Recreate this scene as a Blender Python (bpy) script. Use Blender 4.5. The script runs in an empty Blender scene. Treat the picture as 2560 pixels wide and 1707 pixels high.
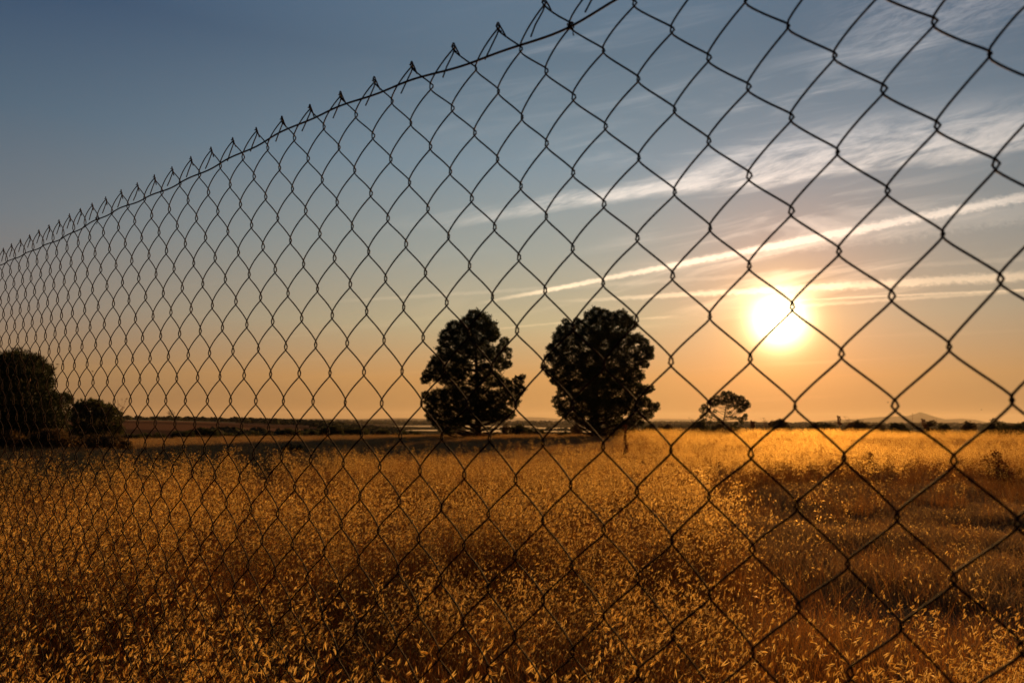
import bpy, math, random
import numpy as np
from mathutils import Vector, Matrix
SC = bpy.context.scene
COL = SC.collection
R = math.radians

# ------------------------------------------------------------------ camera
PITCH, ROLL, FPX, EYE = 0.11572, -0.00452, 1707.0, 1.5
cp, sp, cr, sr = math.cos(PITCH), math.sin(PITCH), math.cos(ROLL), math.sin(ROLL)
FW = Vector((0, cp, sp)); UPB = Vector((0, -sp, cp)); RB = Vector((1, 0, 0))
RT = cr * RB - sr * UPB
UP = sr * RB + cr * UPB
cam_d = bpy.data.cameras.new('camera')
cam = bpy.data.objects.new('camera', cam_d); COL.objects.link(cam)
cam.matrix_world = Matrix(((RT.x, UP.x, -FW.x, 0), (RT.y, UP.y, -FW.y, 0), (RT.z, UP.z, -FW.z, EYE), (0, 0, 0, 1)))
cam_d.sensor_width = 36.0; cam_d.lens = 24.0
cam_d.clip_start = 0.02; cam_d.clip_end = 60000
cam_d.dof.use_dof = True; cam_d.dof.focus_distance = 1.5; cam_d.dof.aperture_fstop = 9.5
SC.camera = cam

def ray(x, y):
    """world direction seen at photo pixel (2560 wide), scaled to horizontal depth 1"""
    a = (x - 1280) / FPX; b = (853.5 - y) / FPX
    d = RT * a + UP * b + FW
    return d / d.y
def at(x, Y):
    """ground x for a photo column at depth Y"""
    return ray(x, 1056).x * Y
def uv(x, y):
    d = ray(x, y); return d.x, d.z

# ------------------------------------------------------------------ render / view
SC.render.engine = 'CYCLES'
SC.view_settings.view_transform = 'Standard'; SC.view_settings.look = 'None'
SC.view_settings.gamma = 1.0; SC.view_settings.exposure = 0.0
SC.cycles.max_bounces = 8; SC.cycles.diffuse_bounces = 3; SC.cycles.glossy_bounces = 2
SC.cycles.transmission_bounces = 4; SC.cycles.volume_bounces = 0; SC.cycles.transparent_max_bounces = 8
SC.cycles.sample_clamp_indirect = 6.0
SC.cycles.use_denoising = True

SUN = Vector((0.36412907, 0.92105421, 0.13809111)).normalized()
SUN_EL = math.asin(SUN.z); SUN_AZ = math.atan2(SUN.x, SUN.y)

# ------------------------------------------------------------------ tiny node language
class NT:
    def __init__(s, tree): s.t = tree; s.N = tree.nodes; s.L = tree.links
    def link(s, a, sock):
        if isinstance(a, V): s.L.new(a.s, sock)
        elif isinstance(a, (int, float)):
            try: sock.default_value = a
            except Exception: sock.default_value = (a, a, a)
        else:
            try: sock.default_value = a
            except Exception: sock.default_value = (*a, 1.0)
    def node(s, kind, **kw):
        n = s.N.new(kind)
        for k, v in kw.items(): setattr(n, k, v)
        return n
    def m(s, op, a, b=0.0, c=0.0):
        n = s.node('ShaderNodeMath', operation=op)
        s.link(a, n.inputs[0]); s.link(b, n.inputs[1]); s.link(c, n.inputs[2])
        return V(s, n.outputs[0])
    def vm(s, op, a, b=(0, 0, 0), scale=None):
        n = s.node('ShaderNodeVectorMath', operation=op)
        s.link(a, n.inputs[0]); s.link(b, n.inputs[1])
        if scale is not None: s.link(scale, n.inputs['Scale'])
        return V(s, n.outputs['Value'] if op in ('DOT_PRODUCT', 'LENGTH') else n.outputs[0])
    def xyz(s, v):
        n = s.node('ShaderNodeSeparateXYZ'); s.link(v, n.inputs[0]); return [V(s, o) for o in n.outputs]
    def comb(s, x, y, z):
        n = s.node('ShaderNodeCombineXYZ'); s.link(x, n.inputs[0]); s.link(y, n.inputs[1]); s.link(z, n.inputs[2]); return V(s, n.outputs[0])
    def noise(s, v, scale=1.0, detail=4, rough=0.5, dist=0.0, col=False):
        n = s.node('ShaderNodeTexNoise'); s.link(v, n.inputs['Vector'])
        n.inputs['Scale'].default_value = scale; n.inputs['Detail'].default_value = detail
        n.inputs['Roughness'].default_value = rough; n.inputs['Distortion'].default_value = dist
        return V(s, n.outputs['Color' if col else 'Fac'])
    def ramp(s, f, pts, interp='LINEAR'):
        n = s.node('ShaderNodeValToRGB'); s.link(f, n.inputs[0]); cr_ = n.color_ramp; cr_.interpolation = interp
        while len(cr_.elements) < len(pts): cr_.elements.new(0.5)
        for e, (p, c) in zip(cr_.elements, pts): e.position = p; e.color = (*c, 1.0)
        return V(s, n.outputs[0])
    def mix(s, f, a, b, mode='MIX'):
        n = s.node('ShaderNodeMix', data_type='RGBA', blend_type=mode)
        s.link(f, n.inputs['Factor'])
        ins = [i for i in n.inputs if i.type == 'RGBA']; out = [o for o in n.outputs if o.type == 'RGBA'][0]
        for v, k in ((a, ins[0]), (b, ins[1])):
            if isinstance(v, tuple): k.default_value = (*v, 1.0)
            else: s.link(v, k)
        return V(s, out)
    def sstep(s, x, a, b):
        n = s.node('ShaderNodeMapRange', interpolation_type='SMOOTHSTEP'); s.link(x, n.inputs['Value'])
        n.inputs['From Min'].default_value = a; n.inputs['From Max'].default_value = b
        return V(s, n.outputs[0])
class V:
    def __init__(s, nt, sock): s.nt = nt; s.s = sock
    def __add__(s, o): return s.nt.m('ADD', s, o)
    __radd__ = __add__
    def __mul__(s, o): return s.nt.m('MULTIPLY', s, o)
    __rmul__ = __mul__
    def __sub__(s, o): return s.nt.m('SUBTRACT', s, o)
    def __rsub__(s, o): return s.nt.m('SUBTRACT', o, s)
    def __truediv__(s, o): return s.nt.m('DIVIDE', s, o)
    def exp(s): return s.nt.m('EXPONENT', s)

# ------------------------------------------------------------------ sky
def build_world():
    w = bpy.data.worlds.new('World'); SC.world = w; w.use_nodes = True
    w.node_tree.nodes.clear(); T = NT(w.node_tree)
    co = T.node('ShaderNodeTexCoord'); d = T.vm('NORMALIZE', V(T, co.outputs['Generated']))
    dx, dy, dz = T.xyz(d)
    # physical sky underneath
    sk = T.node('ShaderNodeTexSky', sky_type='NISHITA', sun_disc=False)
    sk.sun_elevation = SUN_EL; sk.sun_rotation = SUN_AZ
    sk.altitude = 0; sk.air_density = 1.0; sk.dust_density = 3.0; sk.ozone_density = 2.0
    nish = V(T, sk.outputs[0])
    el = T.m('ARCSINE', dz) * (180 / math.pi)
    e01 = T.m('MAXIMUM', el, 0.0) / 60.0
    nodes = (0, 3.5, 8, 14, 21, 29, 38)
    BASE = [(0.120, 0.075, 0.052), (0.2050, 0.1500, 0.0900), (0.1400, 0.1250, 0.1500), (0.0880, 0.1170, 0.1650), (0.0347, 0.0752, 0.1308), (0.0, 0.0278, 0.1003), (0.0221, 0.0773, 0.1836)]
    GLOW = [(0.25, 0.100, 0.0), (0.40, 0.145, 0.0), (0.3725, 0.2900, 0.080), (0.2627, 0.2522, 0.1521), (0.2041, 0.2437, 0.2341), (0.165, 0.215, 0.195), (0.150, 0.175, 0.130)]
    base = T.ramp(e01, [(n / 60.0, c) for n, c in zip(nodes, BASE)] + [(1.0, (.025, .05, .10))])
    # light scattered round the sun by the dusty air
    g = T.m('ARCCOSINE', T.m('MINIMUM', T.vm('DOT_PRODUCT', d, tuple(SUN)), 0.999999)) * (180 / math.pi)
    gw = T.m('ARCCOSINE', T.m('MINIMUM', T.vm('DOT_PRODUCT', d, GLOW_DIR), 0.999999)) * (180 / math.pi)
    wide = (T.m('POWER', gw / GLOW_W, 2.0) * -0.5).exp()
    mid = (g * (-1 / 4.0)).exp()
    near = (g * (-1 / 1.6)).exp()
    core = T.m('POWER', 2.718281828, (T.m('POWER', g / 1.65, 2.0)) * -1.0)
    wcol = T.ramp(e01, [(n / 60.0, c) for n, c in zip(nodes, GLOW)] + [(1.0, (.05, .05, .05))])
    add = T.vm('SCALE', wcol, scale=wide)
    add = T.vm('ADD', add, T.vm('SCALE', (1.0, 0.10, 0.0), scale=mid))
    add = T.vm('ADD', add, T.vm('SCALE', (1.0, 1.35, 0.30), scale=near))
    add = T.vm('ADD', add, T.vm('SCALE', (5.0, 4.2, 2.6), scale=core))
    # ---- cirrus and vapour trails, on the tangent plane of the sunset side of the sky
    yy = T.m('MAXIMUM', dy, 0.05)
    u = dx / yy; v = dz / yy
    front = T.sstep(dy, 0.15, 0.5)
    P0 = T.comb(u, v, 0.0)
    def line(p, q):
        (u0, v0), (u1, v1) = uv(*p), uv(*q); k = (v1 - v0) / (u1 - u0); return k, v0 - k * u0
    def trail(p, q, w0, w1, um0, um1, s, seed, power=1.0):
        """a trail through two photo points; half-width w0->w1 between u0 and u1"""
        k, b = line(p, q); u0, u1 = uv(*p)[0], uv(*q)[0]
        n1 = T.noise(T.comb(u * 95.0, v * 150.0, seed), 1.0, 5, 0.65)
        n2 = T.noise(T.comb(u * 9.0, v * 9.0, seed + 5), 1.0, 3, 0.5)
        t = T.m('MULTIPLY_ADD', u, 1 / (u1 - u0), -u0 / (u1 - u0))
        tc = T.m('MINIMUM', T.m('MAXIMUM', t, 0.0), 1.4)
        w = tc * (w1 - w0) + w0
        dist = v - (u * k + b) + (n1 - 0.5) * w * 2.2 + (n2 - 0.5) * 0.005
        dd = T.m('ABSOLUTE', dist) / w
        prof = (T.m('POWER', dd, 3.2) * -1.0).exp()
        fade = T.sstep(t, um0, um1)
        return prof * fade * (n2 * 0.7 + n1 * 0.4 + 0.35) * s
    def streak(slope, seed, su, sv, detail=6, rough=0.58, dist=0.6):
        a = math.atan(slope); ca, sa = math.cos(a), math.sin(a)
        al = u * ca + v * sa; ac = v * ca - u * sa
        return T.noise(T.comb(al * su, ac * sv, seed), 1.0, detail, rough, dist)
    dens = trail((1230, 752), (2560, 493), .0024, .0072, -0.05, .14, 1.15, 3.0)
    dens = dens + trail((1640, 665), (2080, 600), .0025, .012, -0.3, .8, 0.30, 13.0)
    dens = dens + trail((1330, 757), (2560, 690), .0020, .0072, -0.02, .4, 0.85, 7.0)
    dens = dens + trail((2040, 748), (2560, 724), .0012, .0020, -0.3, .2, 0.55, 9.0)
    dens = dens + trail((2040, 762), (2560, 726), .0022, .0030, -0.3, .2, 0.40, 29.0)
    dens = dens + trail((850, 752), (1290, 725), .0022, .0030, -0.2, .3, 0.14, 11.0)
    dens = dens + trail((1250, 822), (1400, 808), .0015, .0015, -0.6, .3, 0.22, 12.0)* (T.sstep(u, uv(1500, 800)[0], uv(1420, 800)[0]))
    dens = dens + trail((1600, 797), (1680, 793), .002, .002, -0.3, .5, 0.30, 15.0)* (T.sstep(u, uv(1710, 800)[0], uv(1650, 800)[0]))
    # main cirrus band: lower edge sharp, upper side streaky
    ku, bu = line((1286, 500 * 1.0884), (2560, 379))
    lowN = streak(0.2, 21.0, 6.0, 20.0)
    lift = T.sstep(u, uv(1400, 500)[0], uv(2150, 420)[0])
    y0 = v - (u * ku + bu) + (lowN - 0.5) * 0.040 + lift * 0.005
    fib = streak(0.26, 31.0, 7.0, 34.0, 8, 0.66, 1.0)
    fib2 = streak(0.42, 37.0, 22.0, 110.0, 8, 0.7, 0.5)
    up = T.m('MULTIPLY_ADD', lift, 0.085, 0.034)
    band = T.sstep(y0, -0.004, 0.014) * T.m('SUBTRACT', 1.0, T.sstep(y0 / up, 0.25, 1.0))
    band = band * T.sstep(u, uv(880, 500)[0], uv(1600, 500)[0]) * (T.sstep(fib, 0.28, 0.62) * 0.75 + T.sstep(fib2, 0.3, 0.75) * 0.35)
    dens = dens + band * 1.25
    # thin veils above
    fibc = streak(0.22, 51.0, 3.0, 26.0, 7, 0.6, 0.8)
    patch = streak(0.3, 55.0, 1.6, 5.0, 2, 0.5, 0.2)
    veil = T.sstep(fibc, 0.46, 0.78) * T.sstep(patch, 0.38, 0.62) * T.sstep(v, 0.10, 0.22)
    right = T.sstep(u, uv(1000, 500)[0], uv(2100, 500)[0])
    dens = dens + veil * (right * 0.62 + 0.14) * T.sstep(u, uv(700, 500)[0], uv(1150, 500)[0])
    ku2, bu2 = line((2000, 120), (2560, -60))
    w2 = T.m('ABSOLUTE', v - (u * ku2 + bu2) + (fib - 0.5) * 0.12) / 0.062
    dens = dens + (T.m('POWER', w2, 2.0) * -1.0).exp() * T.sstep(fib2, 0.25, 0.75) * T.sstep(u, uv(1950, 100)[0], uv(2350, 100)[0]) * 0.8
    low = T.sstep(streak(0.06, 71.0, 2.5, 60.0, 4, 0.5, 0.2), 0.55, 0.8) * T.sstep(v, 0.0, 0.05) * T.m('SUBTRACT', 1.0, T.sstep(v, 0.12, 0.25))
    dens = dens + low * 0.10
    dens = T.m('MINIMUM', dens, 1.35) * front
    ccol = T.ramp(e01, [(0.0, (.95, .45, .16)), (0.14, (.78, .50, .26)), (0.25, (.66, .50, .37)), (0.45, (.50, .43, .38)), (1.0, (.35, .36, .38))])
    cadd = T.vm('SCALE', ccol, scale=dens * (wide * 0.75 + mid * 1.3 + 0.16))
    # the sky behind the photographer, away from the sunset, is much dimmer
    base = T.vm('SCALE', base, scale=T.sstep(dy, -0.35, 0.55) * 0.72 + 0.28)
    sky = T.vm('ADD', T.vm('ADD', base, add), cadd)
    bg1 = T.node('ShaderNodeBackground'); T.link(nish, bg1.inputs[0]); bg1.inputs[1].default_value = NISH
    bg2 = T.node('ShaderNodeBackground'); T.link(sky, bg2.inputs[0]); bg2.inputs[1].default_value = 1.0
    ad = T.node('ShaderNodeAddShader'); T.L.new(bg1.outputs[0], ad.inputs[0]); T.L.new(bg2.outputs[0], ad.inputs[1])
    out = T.node('ShaderNodeOutputWorld'); T.L.new(ad.outputs[0], out.inputs[0])
    try: w.cycles.sampling_method = 'MANUAL'; w.cycles.sample_map_resolution = 1024
    except Exception: pass
NISH = 0.002
GLOW_DIR, GLOW_W = (0.12777723, 0.98792263, 0.08764615), 28.0
build_world()

# ------------------------------------------------------------------ sun
sd = bpy.data.lights.new('sun', 'SUN'); sd.energy = 5.0; sd.angle = R(0.55); sd.color = (1.0, 0.50, 0.14)
sun = bpy.data.objects.new('sun', sd); COL.objects.link(sun)
sun.rotation_euler = (-SUN).to_track_quat('-Z', 'Y').to_euler(); sun.location = (30, 80, 30)

# ================================================================== helpers
def tag(o, label=None, cat=None, group=None, kind=None):
    if label: o['label'] = label
    if cat: o['category'] = cat
    if group: o['group'] = group
    if kind: o['kind'] = kind
    return o

def empty(name, loc=(0, 0, 0)):
    o = bpy.data.objects.new(name, None); COL.objects.link(o); o.location = loc; o.empty_display_size = 0.2
    return o

class MB:
    """collects vertices / faces as numpy blocks"""
    def __init__(s): s.v = []; s.f = []; s.n = 0
    def add(s, v, f):
        v = np.asarray(v, float); s.v.append(v)
        s.f.extend([tuple(int(i) + s.n for i in q) for q in f]); s.n += len(v)
    def addnp(s, v, f):
        v = np.asarray(v, float); s.v.append(v); s.f.extend((np.asarray(f) + s.n).tolist()); s.n += len(v)
    def tube(s, P, rad, k=5, closed_ends=True):
        P = np.asarray(P, float); n = len(P)
        rad = np.broadcast_to(np.asarray(rad, float), (n,))
        T = np.gradient(P, axis=0); T /= np.linalg.norm(T, axis=1)[:, None] + 1e-12
        ref = np.array([0.0, 0.0, 1.0]) if abs(T[0][2]) < .9 else np.array([1.0, 0, 0])
        A = np.cross(T, ref); bad = np.linalg.norm(A, axis=1) < 1e-3
        A[bad] = np.cross(T[bad], np.array([0.3, 0.9, 0.1]))
        A /= np.linalg.norm(A, axis=1)[:, None]; B = np.cross(T, A)
        ang = np.arange(k) * 2 * np.pi / k
        V = P[:, None, :] + rad[:, None, None] * (np.cos(ang)[None, :, None] * A[:, None, :] + np.sin(ang)[None, :, None] * B[:, None, :])
        i = np.arange(n - 1)[:, None] * k; j = np.arange(k)[None, :]; j2 = (j + 1) % k
        F = np.stack([i + j, i + j2, i + k + j2, i + k + j], -1).reshape(-1, 4)
        s.addnp(V.reshape(-1, 3), F)
        if closed_ends:
            s.f.append(tuple(range(s.n - n * k + k - 1, s.n - n * k - 1, -1))); s.f.append(tuple(range(s.n - k, s.n)))
    def build(s, name, mat, parent=None, smooth=True, link=True):
        me = bpy.data.meshes.new(name)
        V = np.vstack(s.v); me.from_pydata(V.tolist(), [], s.f)
        if smooth: me.polygons.foreach_set('use_smooth', [True] * len(me.polygons))
        me.materials.append(mat); me.update()
        o = bpy.data.objects.new(name, me)
        if link: COL.objects.link(o)
        if parent: o.parent = parent
        return o

def fast_mesh(name, V, F, mat, parent=None, smooth=False):
    """big numpy mesh, F (n,3) or (n,4)"""
    me = bpy.data.meshes.new(name); n, k = F.shape
    me.vertices.add(len(V)); me.vertices.foreach_set('co', V.astype(np.float32).ravel())
    me.loops.add(n * k); me.loops.foreach_set('vertex_index', F.astype(np.int32).ravel())
    me.polygons.add(n); me.polygons.foreach_set('loop_start', np.arange(0, n * k, k, dtype=np.int32))
    me.update(calc_edges=True); me.validate()
    if smooth: me.polygons.foreach_set('use_smooth', [True] * n)
    me.materials.append(mat)
    o = bpy.data.objects.new(name, me); COL.objects.link(o)
    if parent: o.parent = parent
    return o

def vnoise(x, y, s=0, oct=4, per=1.0):
    """cheap smooth value noise, numpy"""
    x = np.asarray(x, float) / per; y = np.asarray(y, float) / per
    out = 0; amp = 1; tot = 0
    for o in range(oct):
        xi = np.floor(x); yi = np.floor(y); fx = x - xi; fy = y - yi
        fx = fx * fx * (3 - 2 * fx); fy = fy * fy * (3 - 2 * fy)
        def h(a, b):
            q = np.sin(a * 127.1 + b * 311.7 + s * 74.7 + o * 17.3) * 43758.5453
            return q - np.floor(q)
        v = (h(xi, yi) * (1 - fx) + h(xi + 1, yi) * fx) * (1 - fy) + (h(xi, yi + 1) * (1 - fx) + h(xi + 1, yi + 1) * fx) * fy
        out = out + v * amp; tot += amp; amp *= .5; x = x * 2.03 + 5.1; y = y * 2.03 + 9.7
    return out / tot
def ss(x, a, b):
    t = np.clip((np.asarray(x, float) - a) / (b - a), 0, 1); return t * t * (3 - 2 * t)

# ================================================================== materials
def leafy(name, cols, trans=0.5, rough=0.7, spec=0.15, tcol=1.35, scale=3.0, island=True, fwd=0.0):
    """dry grass / foliage: diffuse + light coming through; colour differs from blade to blade"""
    m = bpy.data.materials.new(name); m.use_nodes = True; m.node_tree.nodes.clear(); T = NT(m.node_tree)
    if island:
        gi = T.node('ShaderNodeNewGeometry'); r = V(T, gi.outputs['Random Per Island'])
        oi = T.node('ShaderNodeObjectInfo'); r = T.m('FRACT', r + V(T, oi.outputs['Random']))
    else:
        tc = T.node('ShaderNodeTexCoord'); r = T.noise(V(T, tc.outputs['Object']), scale, 3, 0.6)
    c = T.ramp(r, [(i / (len(cols) - 1), k) for i, k in enumerate(cols)])
    d = T.node('ShaderNodeBsdfPrincipled'); T.link(c, d.inputs['Base Color']); d.inputs['Roughness'].default_value = rough
    d.inputs['Specular IOR Level'].default_value = spec
    t = T.node('ShaderNodeBsdfTranslucent'); T.link(T.vm('SCALE', c, scale=tcol), t.inputs['Color'])
    mx = T.node('ShaderNodeMixShader'); mx.inputs[0].default_value = trans
    tr = t.outputs[0]
    if fwd:      # thin dry husks pass most light nearly straight on: they glow towards the sun
        rf = T.node('ShaderNodeBsdfRefraction', distribution='GGX'); rf.inputs['IOR'].default_value = 1.18; rf.inputs['Roughness'].default_value = 0.68
        T.link(T.vm('SCALE', c, scale=tcol), rf.inputs['Color'])
        m2 = T.node('ShaderNodeMixShader'); m2.inputs[0].default_value = fwd
        T.L.new(tr, m2.inputs[1]); T.L.new(rf.outputs[0], m2.inputs[2]); tr = m2.outputs[0]
    T.L.new(d.outputs[0], mx.inputs[1]); T.L.new(tr, mx.inputs[2])
    o = T.node('ShaderNodeOutputMaterial'); T.L.new(mx.outputs[0], o.inputs[0])
    return m
def solid(name, ca, cb, scale=5.0, rough=0.9, metal=0.0, spec=0.3, bump=0.0, attr=None):
    m = bpy.data.materials.new(name); m.use_nodes = True; m.node_tree.nodes.clear(); T = NT(m.node_tree)
    tc = T.node('ShaderNodeTexCoord'); n = T.noise(V(T, tc.outputs['Object']), scale, 6, 0.6)
    c = T.mix(T.sstep(n, 0.35, 0.65), ca, cb)
    if attr:
        a = T.node('ShaderNodeAttribute', attribute_name=attr); c = T.mix(1.0, V(T, a.outputs['Color']), T.mix(T.sstep(n, 0.3, 0.7), (.6, .6, .6), (1.25, 1.2, 1.15)), 'MULTIPLY')
    p = T.node('ShaderNodeBsdfPrincipled') if spec > 0.06 else T.node('ShaderNodeBsdfDiffuse'); T.link(c, p.inputs[0])
    if spec > 0.06: p.inputs['Roughness'].default_value = rough; p.inputs['Metallic'].default_value = metal; p.inputs['Specular IOR Level'].default_value = spec
    if bump:
        b = T.node('ShaderNodeBump'); b.inputs['Strength'].default_value = bump; T.link(n, b.inputs['Height']); T.L.new(b.outputs[0], p.inputs['Normal'])
    o = T.node('ShaderNodeOutputMaterial'); T.L.new(p.outputs[0], o.inputs[0])
    return m
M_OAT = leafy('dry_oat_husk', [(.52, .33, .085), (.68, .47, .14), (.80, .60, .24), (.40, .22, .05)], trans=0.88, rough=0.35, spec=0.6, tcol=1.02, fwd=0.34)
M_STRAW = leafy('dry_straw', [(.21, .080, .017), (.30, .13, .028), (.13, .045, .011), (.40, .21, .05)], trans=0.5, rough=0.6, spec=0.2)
M_TURF = leafy('dry_turf', [(.27, .16, .065), (.34, .21, .085), (.19, .115, .05), (.40, .26, .11)], trans=0.3)
M_PINE = leafy('pine_needles', [(.030, .042, .013), (.048, .060, .018), (.022, .032, .010), (.062, .066, .020)], trans=0.15, rough=0.55, tcol=1.2)
M_SHRUB = leafy('shrub_leaves', [(.045, .055, .020), (.075, .080, .030), (.035, .042, .018), (.10, .085, .035)], trans=0.28)
M_SCRUB = leafy('dry_scrub', [(.13, .075, .035), (.09, .065, .030), (.17, .10, .045), (.07, .06, .028)], trans=0.3)
M_RUST = leafy('dry_dock', [(.13, .045, .022), (.17, .06, .028), (.09, .032, .018)], trans=0.3)
M_BARK = solid('pine_bark', (.055, .035, .024), (.11, .07, .045), 9.0, bump=0.6)
M_WIRE = solid('weathered_wire', (.018, .011, .007), (.050, .024, .013), 60.0, rough=0.8, spec=0.12)
M_LEAF = solid('dead_leaf', (.30, .12, .04), (.42, .20, .08), 40.0, rough=0.6)
M_BIRD = solid('bird_feathers', (.03, .025, .022), (.06, .05, .04), 20.0)

# ================================================================== terrain
def field_edge(az):
    """distance of the edge of the level field, by azimuth in degrees"""
    return np.interp(az, [-60, -38, -25, -12, 0, 10, 25, 60], [44, 46, 50, 56, 66, 72, 78, 80])
def ground(x, y):
    x = np.asarray(x, float); y = np.asarray(y, float)
    r = np.hypot(x, y); az = np.degrees(np.arctan2(x, y))
    z = (vnoise(x, y, 3, 3, 9.0) - .5) * 0.16 * ss(r, 3, 12) + (vnoise(x, y, 8, 3, 2.2) - .5) * 0.05
    e = field_edge(az)
    t = ss(r, e, e + 120)
    left = 1 - ss(az, -17, -7)          # rolling farmland on the left, flood plain ahead and on the right
    plain = -8.3 + (vnoise(x, y, 5, 3, 260) - .5) * 0.7
    farm = -3.2 + ss(r, 110, 420) * (3.45 * (1 - ss(az, -31, -12)) + 0.5) + (vnoise(x, y, 6, 2, 120) - .5) * .5
    farm = farm - ss(r, 480, 1500) * 4.0
    far = farm * left + plain * (1 - left)
    z = z * (1 - t) + far * t
    front = ss(y, -30, 5)
    z = z * front
    # everything sinks under the river bed where the water lies
    return z
def build_ground():
    az = np.radians(np.concatenate([np.linspace(-180, -62, 40), np.linspace(-60, 60, 361), np.linspace(62, 180, 40)[:-1]]))
    rr = np.concatenate([[0.25], np.geomspace(0.6, 90, 190), np.geomspace(92, 14500, 150)])
    A, Rr = np.meshgrid(az, rr)
    X = Rr * np.sin(A); Y = Rr * np.cos(A); Z = ground(X, Y)
    nr, na = X.shape
    V = np.stack([X, Y, Z], -1).reshape(-1, 3)
    i = np.arange(nr - 1)[:, None] * na; j = np.arange(na)[None, :]; j2 = (j + 1) % na
    F = np.stack([i + j, i + na + j, i + na + j2, i + j2], -1).reshape(-1, 4)
    c = len(V); V = np.vstack([V, [[0, 0, float(ground(0.0, 0.01))]]])
    F3 = np.stack([np.full(na, c), np.arange(na), (np.arange(na) + 1) % na, (np.arange(na) + 1) % na], 1)
    me = bpy.data.meshes.new('ground')
    me.from_pydata(V.tolist(), [], F.tolist() + F3[:, :3].tolist()); me.update()
    me.polygons.foreach_set('use_smooth', [True] * len(me.polygons))
    # what grows or lies on the land (its own colour, not its shade)
    x, y = V[:, 0], V[:, 1]; r = np.hypot(x, y); a = np.degrees(np.arctan2(x, y))
    near = np.array([.17, .105, .05])
    col = np.tile(near, (len(V), 1))
    def put(mask, c): 
        m = np.clip(mask, 0, 1)[:, None]; col[:] = col * (1 - m) + np.array(c) * m
    e = field_edge(a)
    put(ss(r, e - 14, e - 2) * (1 - ss(a, 2, 14)), (.27, .15, .06))
    put(ss(r, e, e + 25), (.055, .045, .022))
    farm = 1 - ss(a, -17, -8)
    yy = y + (vnoise(x, y, 21, 2, 160) - .5) * 60
    put(farm * ss(yy, 120, 132) , (.085, .050, .030))
    put(farm * ss(yy, 205, 220) , (.21, .105, .052))
    put(farm * ss(yy, 285, 296) , (.125, .066, .036))
    put(farm * ss(yy, 345, 360) , (.24, .125, .062))
    put(farm * ss(yy, 600, 640) , (.07, .060, .032))
    pl = ss(a, -14, -6) * ss(r, e + 20, e + 60)
    put(pl * ss(vnoise(x, y, 31, 3, 300), .35, .6), (.075, .070, .036))
    put(pl * ss(r, 1300, 1500), (.085, .075, .040))
    put(pl * ss(vnoise(x * .3, y, 33, 3, 420), .5, .62) * ss(r, 1500, 1700), (.15, .11, .06))
    ca = me.color_attributes.new('land', 'FLOAT_COLOR', 'POINT')
    ca.data.foreach_set('color', np.hstack([col, np.ones((len(V), 1))]).astype(np.float32).ravel())
    me.materials.append(solid('earth', (.1, .06, .03), (.16, .1, .05), 1.7, rough=1.0, spec=0.05, bump=0.4, attr='land'))
    o = bpy.data.objects.new('ground', me); COL.objects.link(o); tag(o, kind='structure')
build_ground()

# river and lagoon on the flood plain: sheets just above the plain with ragged reedy shores
def build_water():
    m = bpy.data.materials.new('river_water'); m.use_nodes = True; m.node_tree.nodes.clear(); T = NT(m.node_tree)
    p = T.node('ShaderNodeBsdfPrincipled'); p.inputs['Base Color'].default_value = (.05, .055, .05, 1); p.inputs['Roughness'].default_value = 0.08
    p.inputs['Specular IOR Level'].default_value = 0.9
    tc = T.node('ShaderNodeTexCoord'); n = T.noise(V(T, tc.outputs['Object']), 1.2, 3, 0.5)
    b = T.node('ShaderNodeBump'); b.inputs['Strength'].default_value = 0.12; T.link(n, b.inputs['Height']); T.L.new(b.outputs[0], p.inputs['Normal'])
    o = T.node('ShaderNodeOutputMaterial'); T.L.new(p.outputs[0], o.inputs[0])
    mb = MB()
    def pond(yc, hy, x0, x1, seed, z=-7.55):
        n = 90; xs = np.linspace(x0, x1, n)
        w = hy * np.sqrt(np.clip(1 - ((xs - (x0 + x1) / 2) / ((x1 - x0) / 2)) ** 2, 0, 1)) ** .5
        up = yc + w * (.65 + .7 * vnoise(xs, xs * 0 + seed, seed, 3, (x1 - x0) / 9)); lo = yc - w * (.65 + .7 * vnoise(xs, xs * 0 + seed + 4, seed + 2, 3, (x1 - x0) / 9))
        Vv = np.concatenate([np.stack([xs, lo, xs * 0 + z], 1), np.stack([xs, up, xs * 0 + z], 1)])
        i = np.arange(n - 1); mb.addnp(Vv, np.stack([i, i + 1, i + 1 + n, i + n], 1))
    pond(1150, 170, at(1000, 1150), at(1340, 1150), 1)
    pond(900, 95, at(1190, 900), at(1560, 900), 2, -7.54)
    pond(620, 60, at(1190, 620), at(1340, 620), 3, -7.53)
    pond(610, 34, at(1345, 610), at(1500, 610), 4, -7.52)
    pond(720, 46, at(1425, 720), at(1640, 720), 5, -7.51)
    pond(640, 36, at(1020, 640), at(1180, 640), 6, -7.50)
    pond(660, 44, at(1650, 660), at(1750, 660), 7, -7.49)
    w = mb.build('water', m, smooth=False); tag(w, kind='structure')
build_water()

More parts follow.
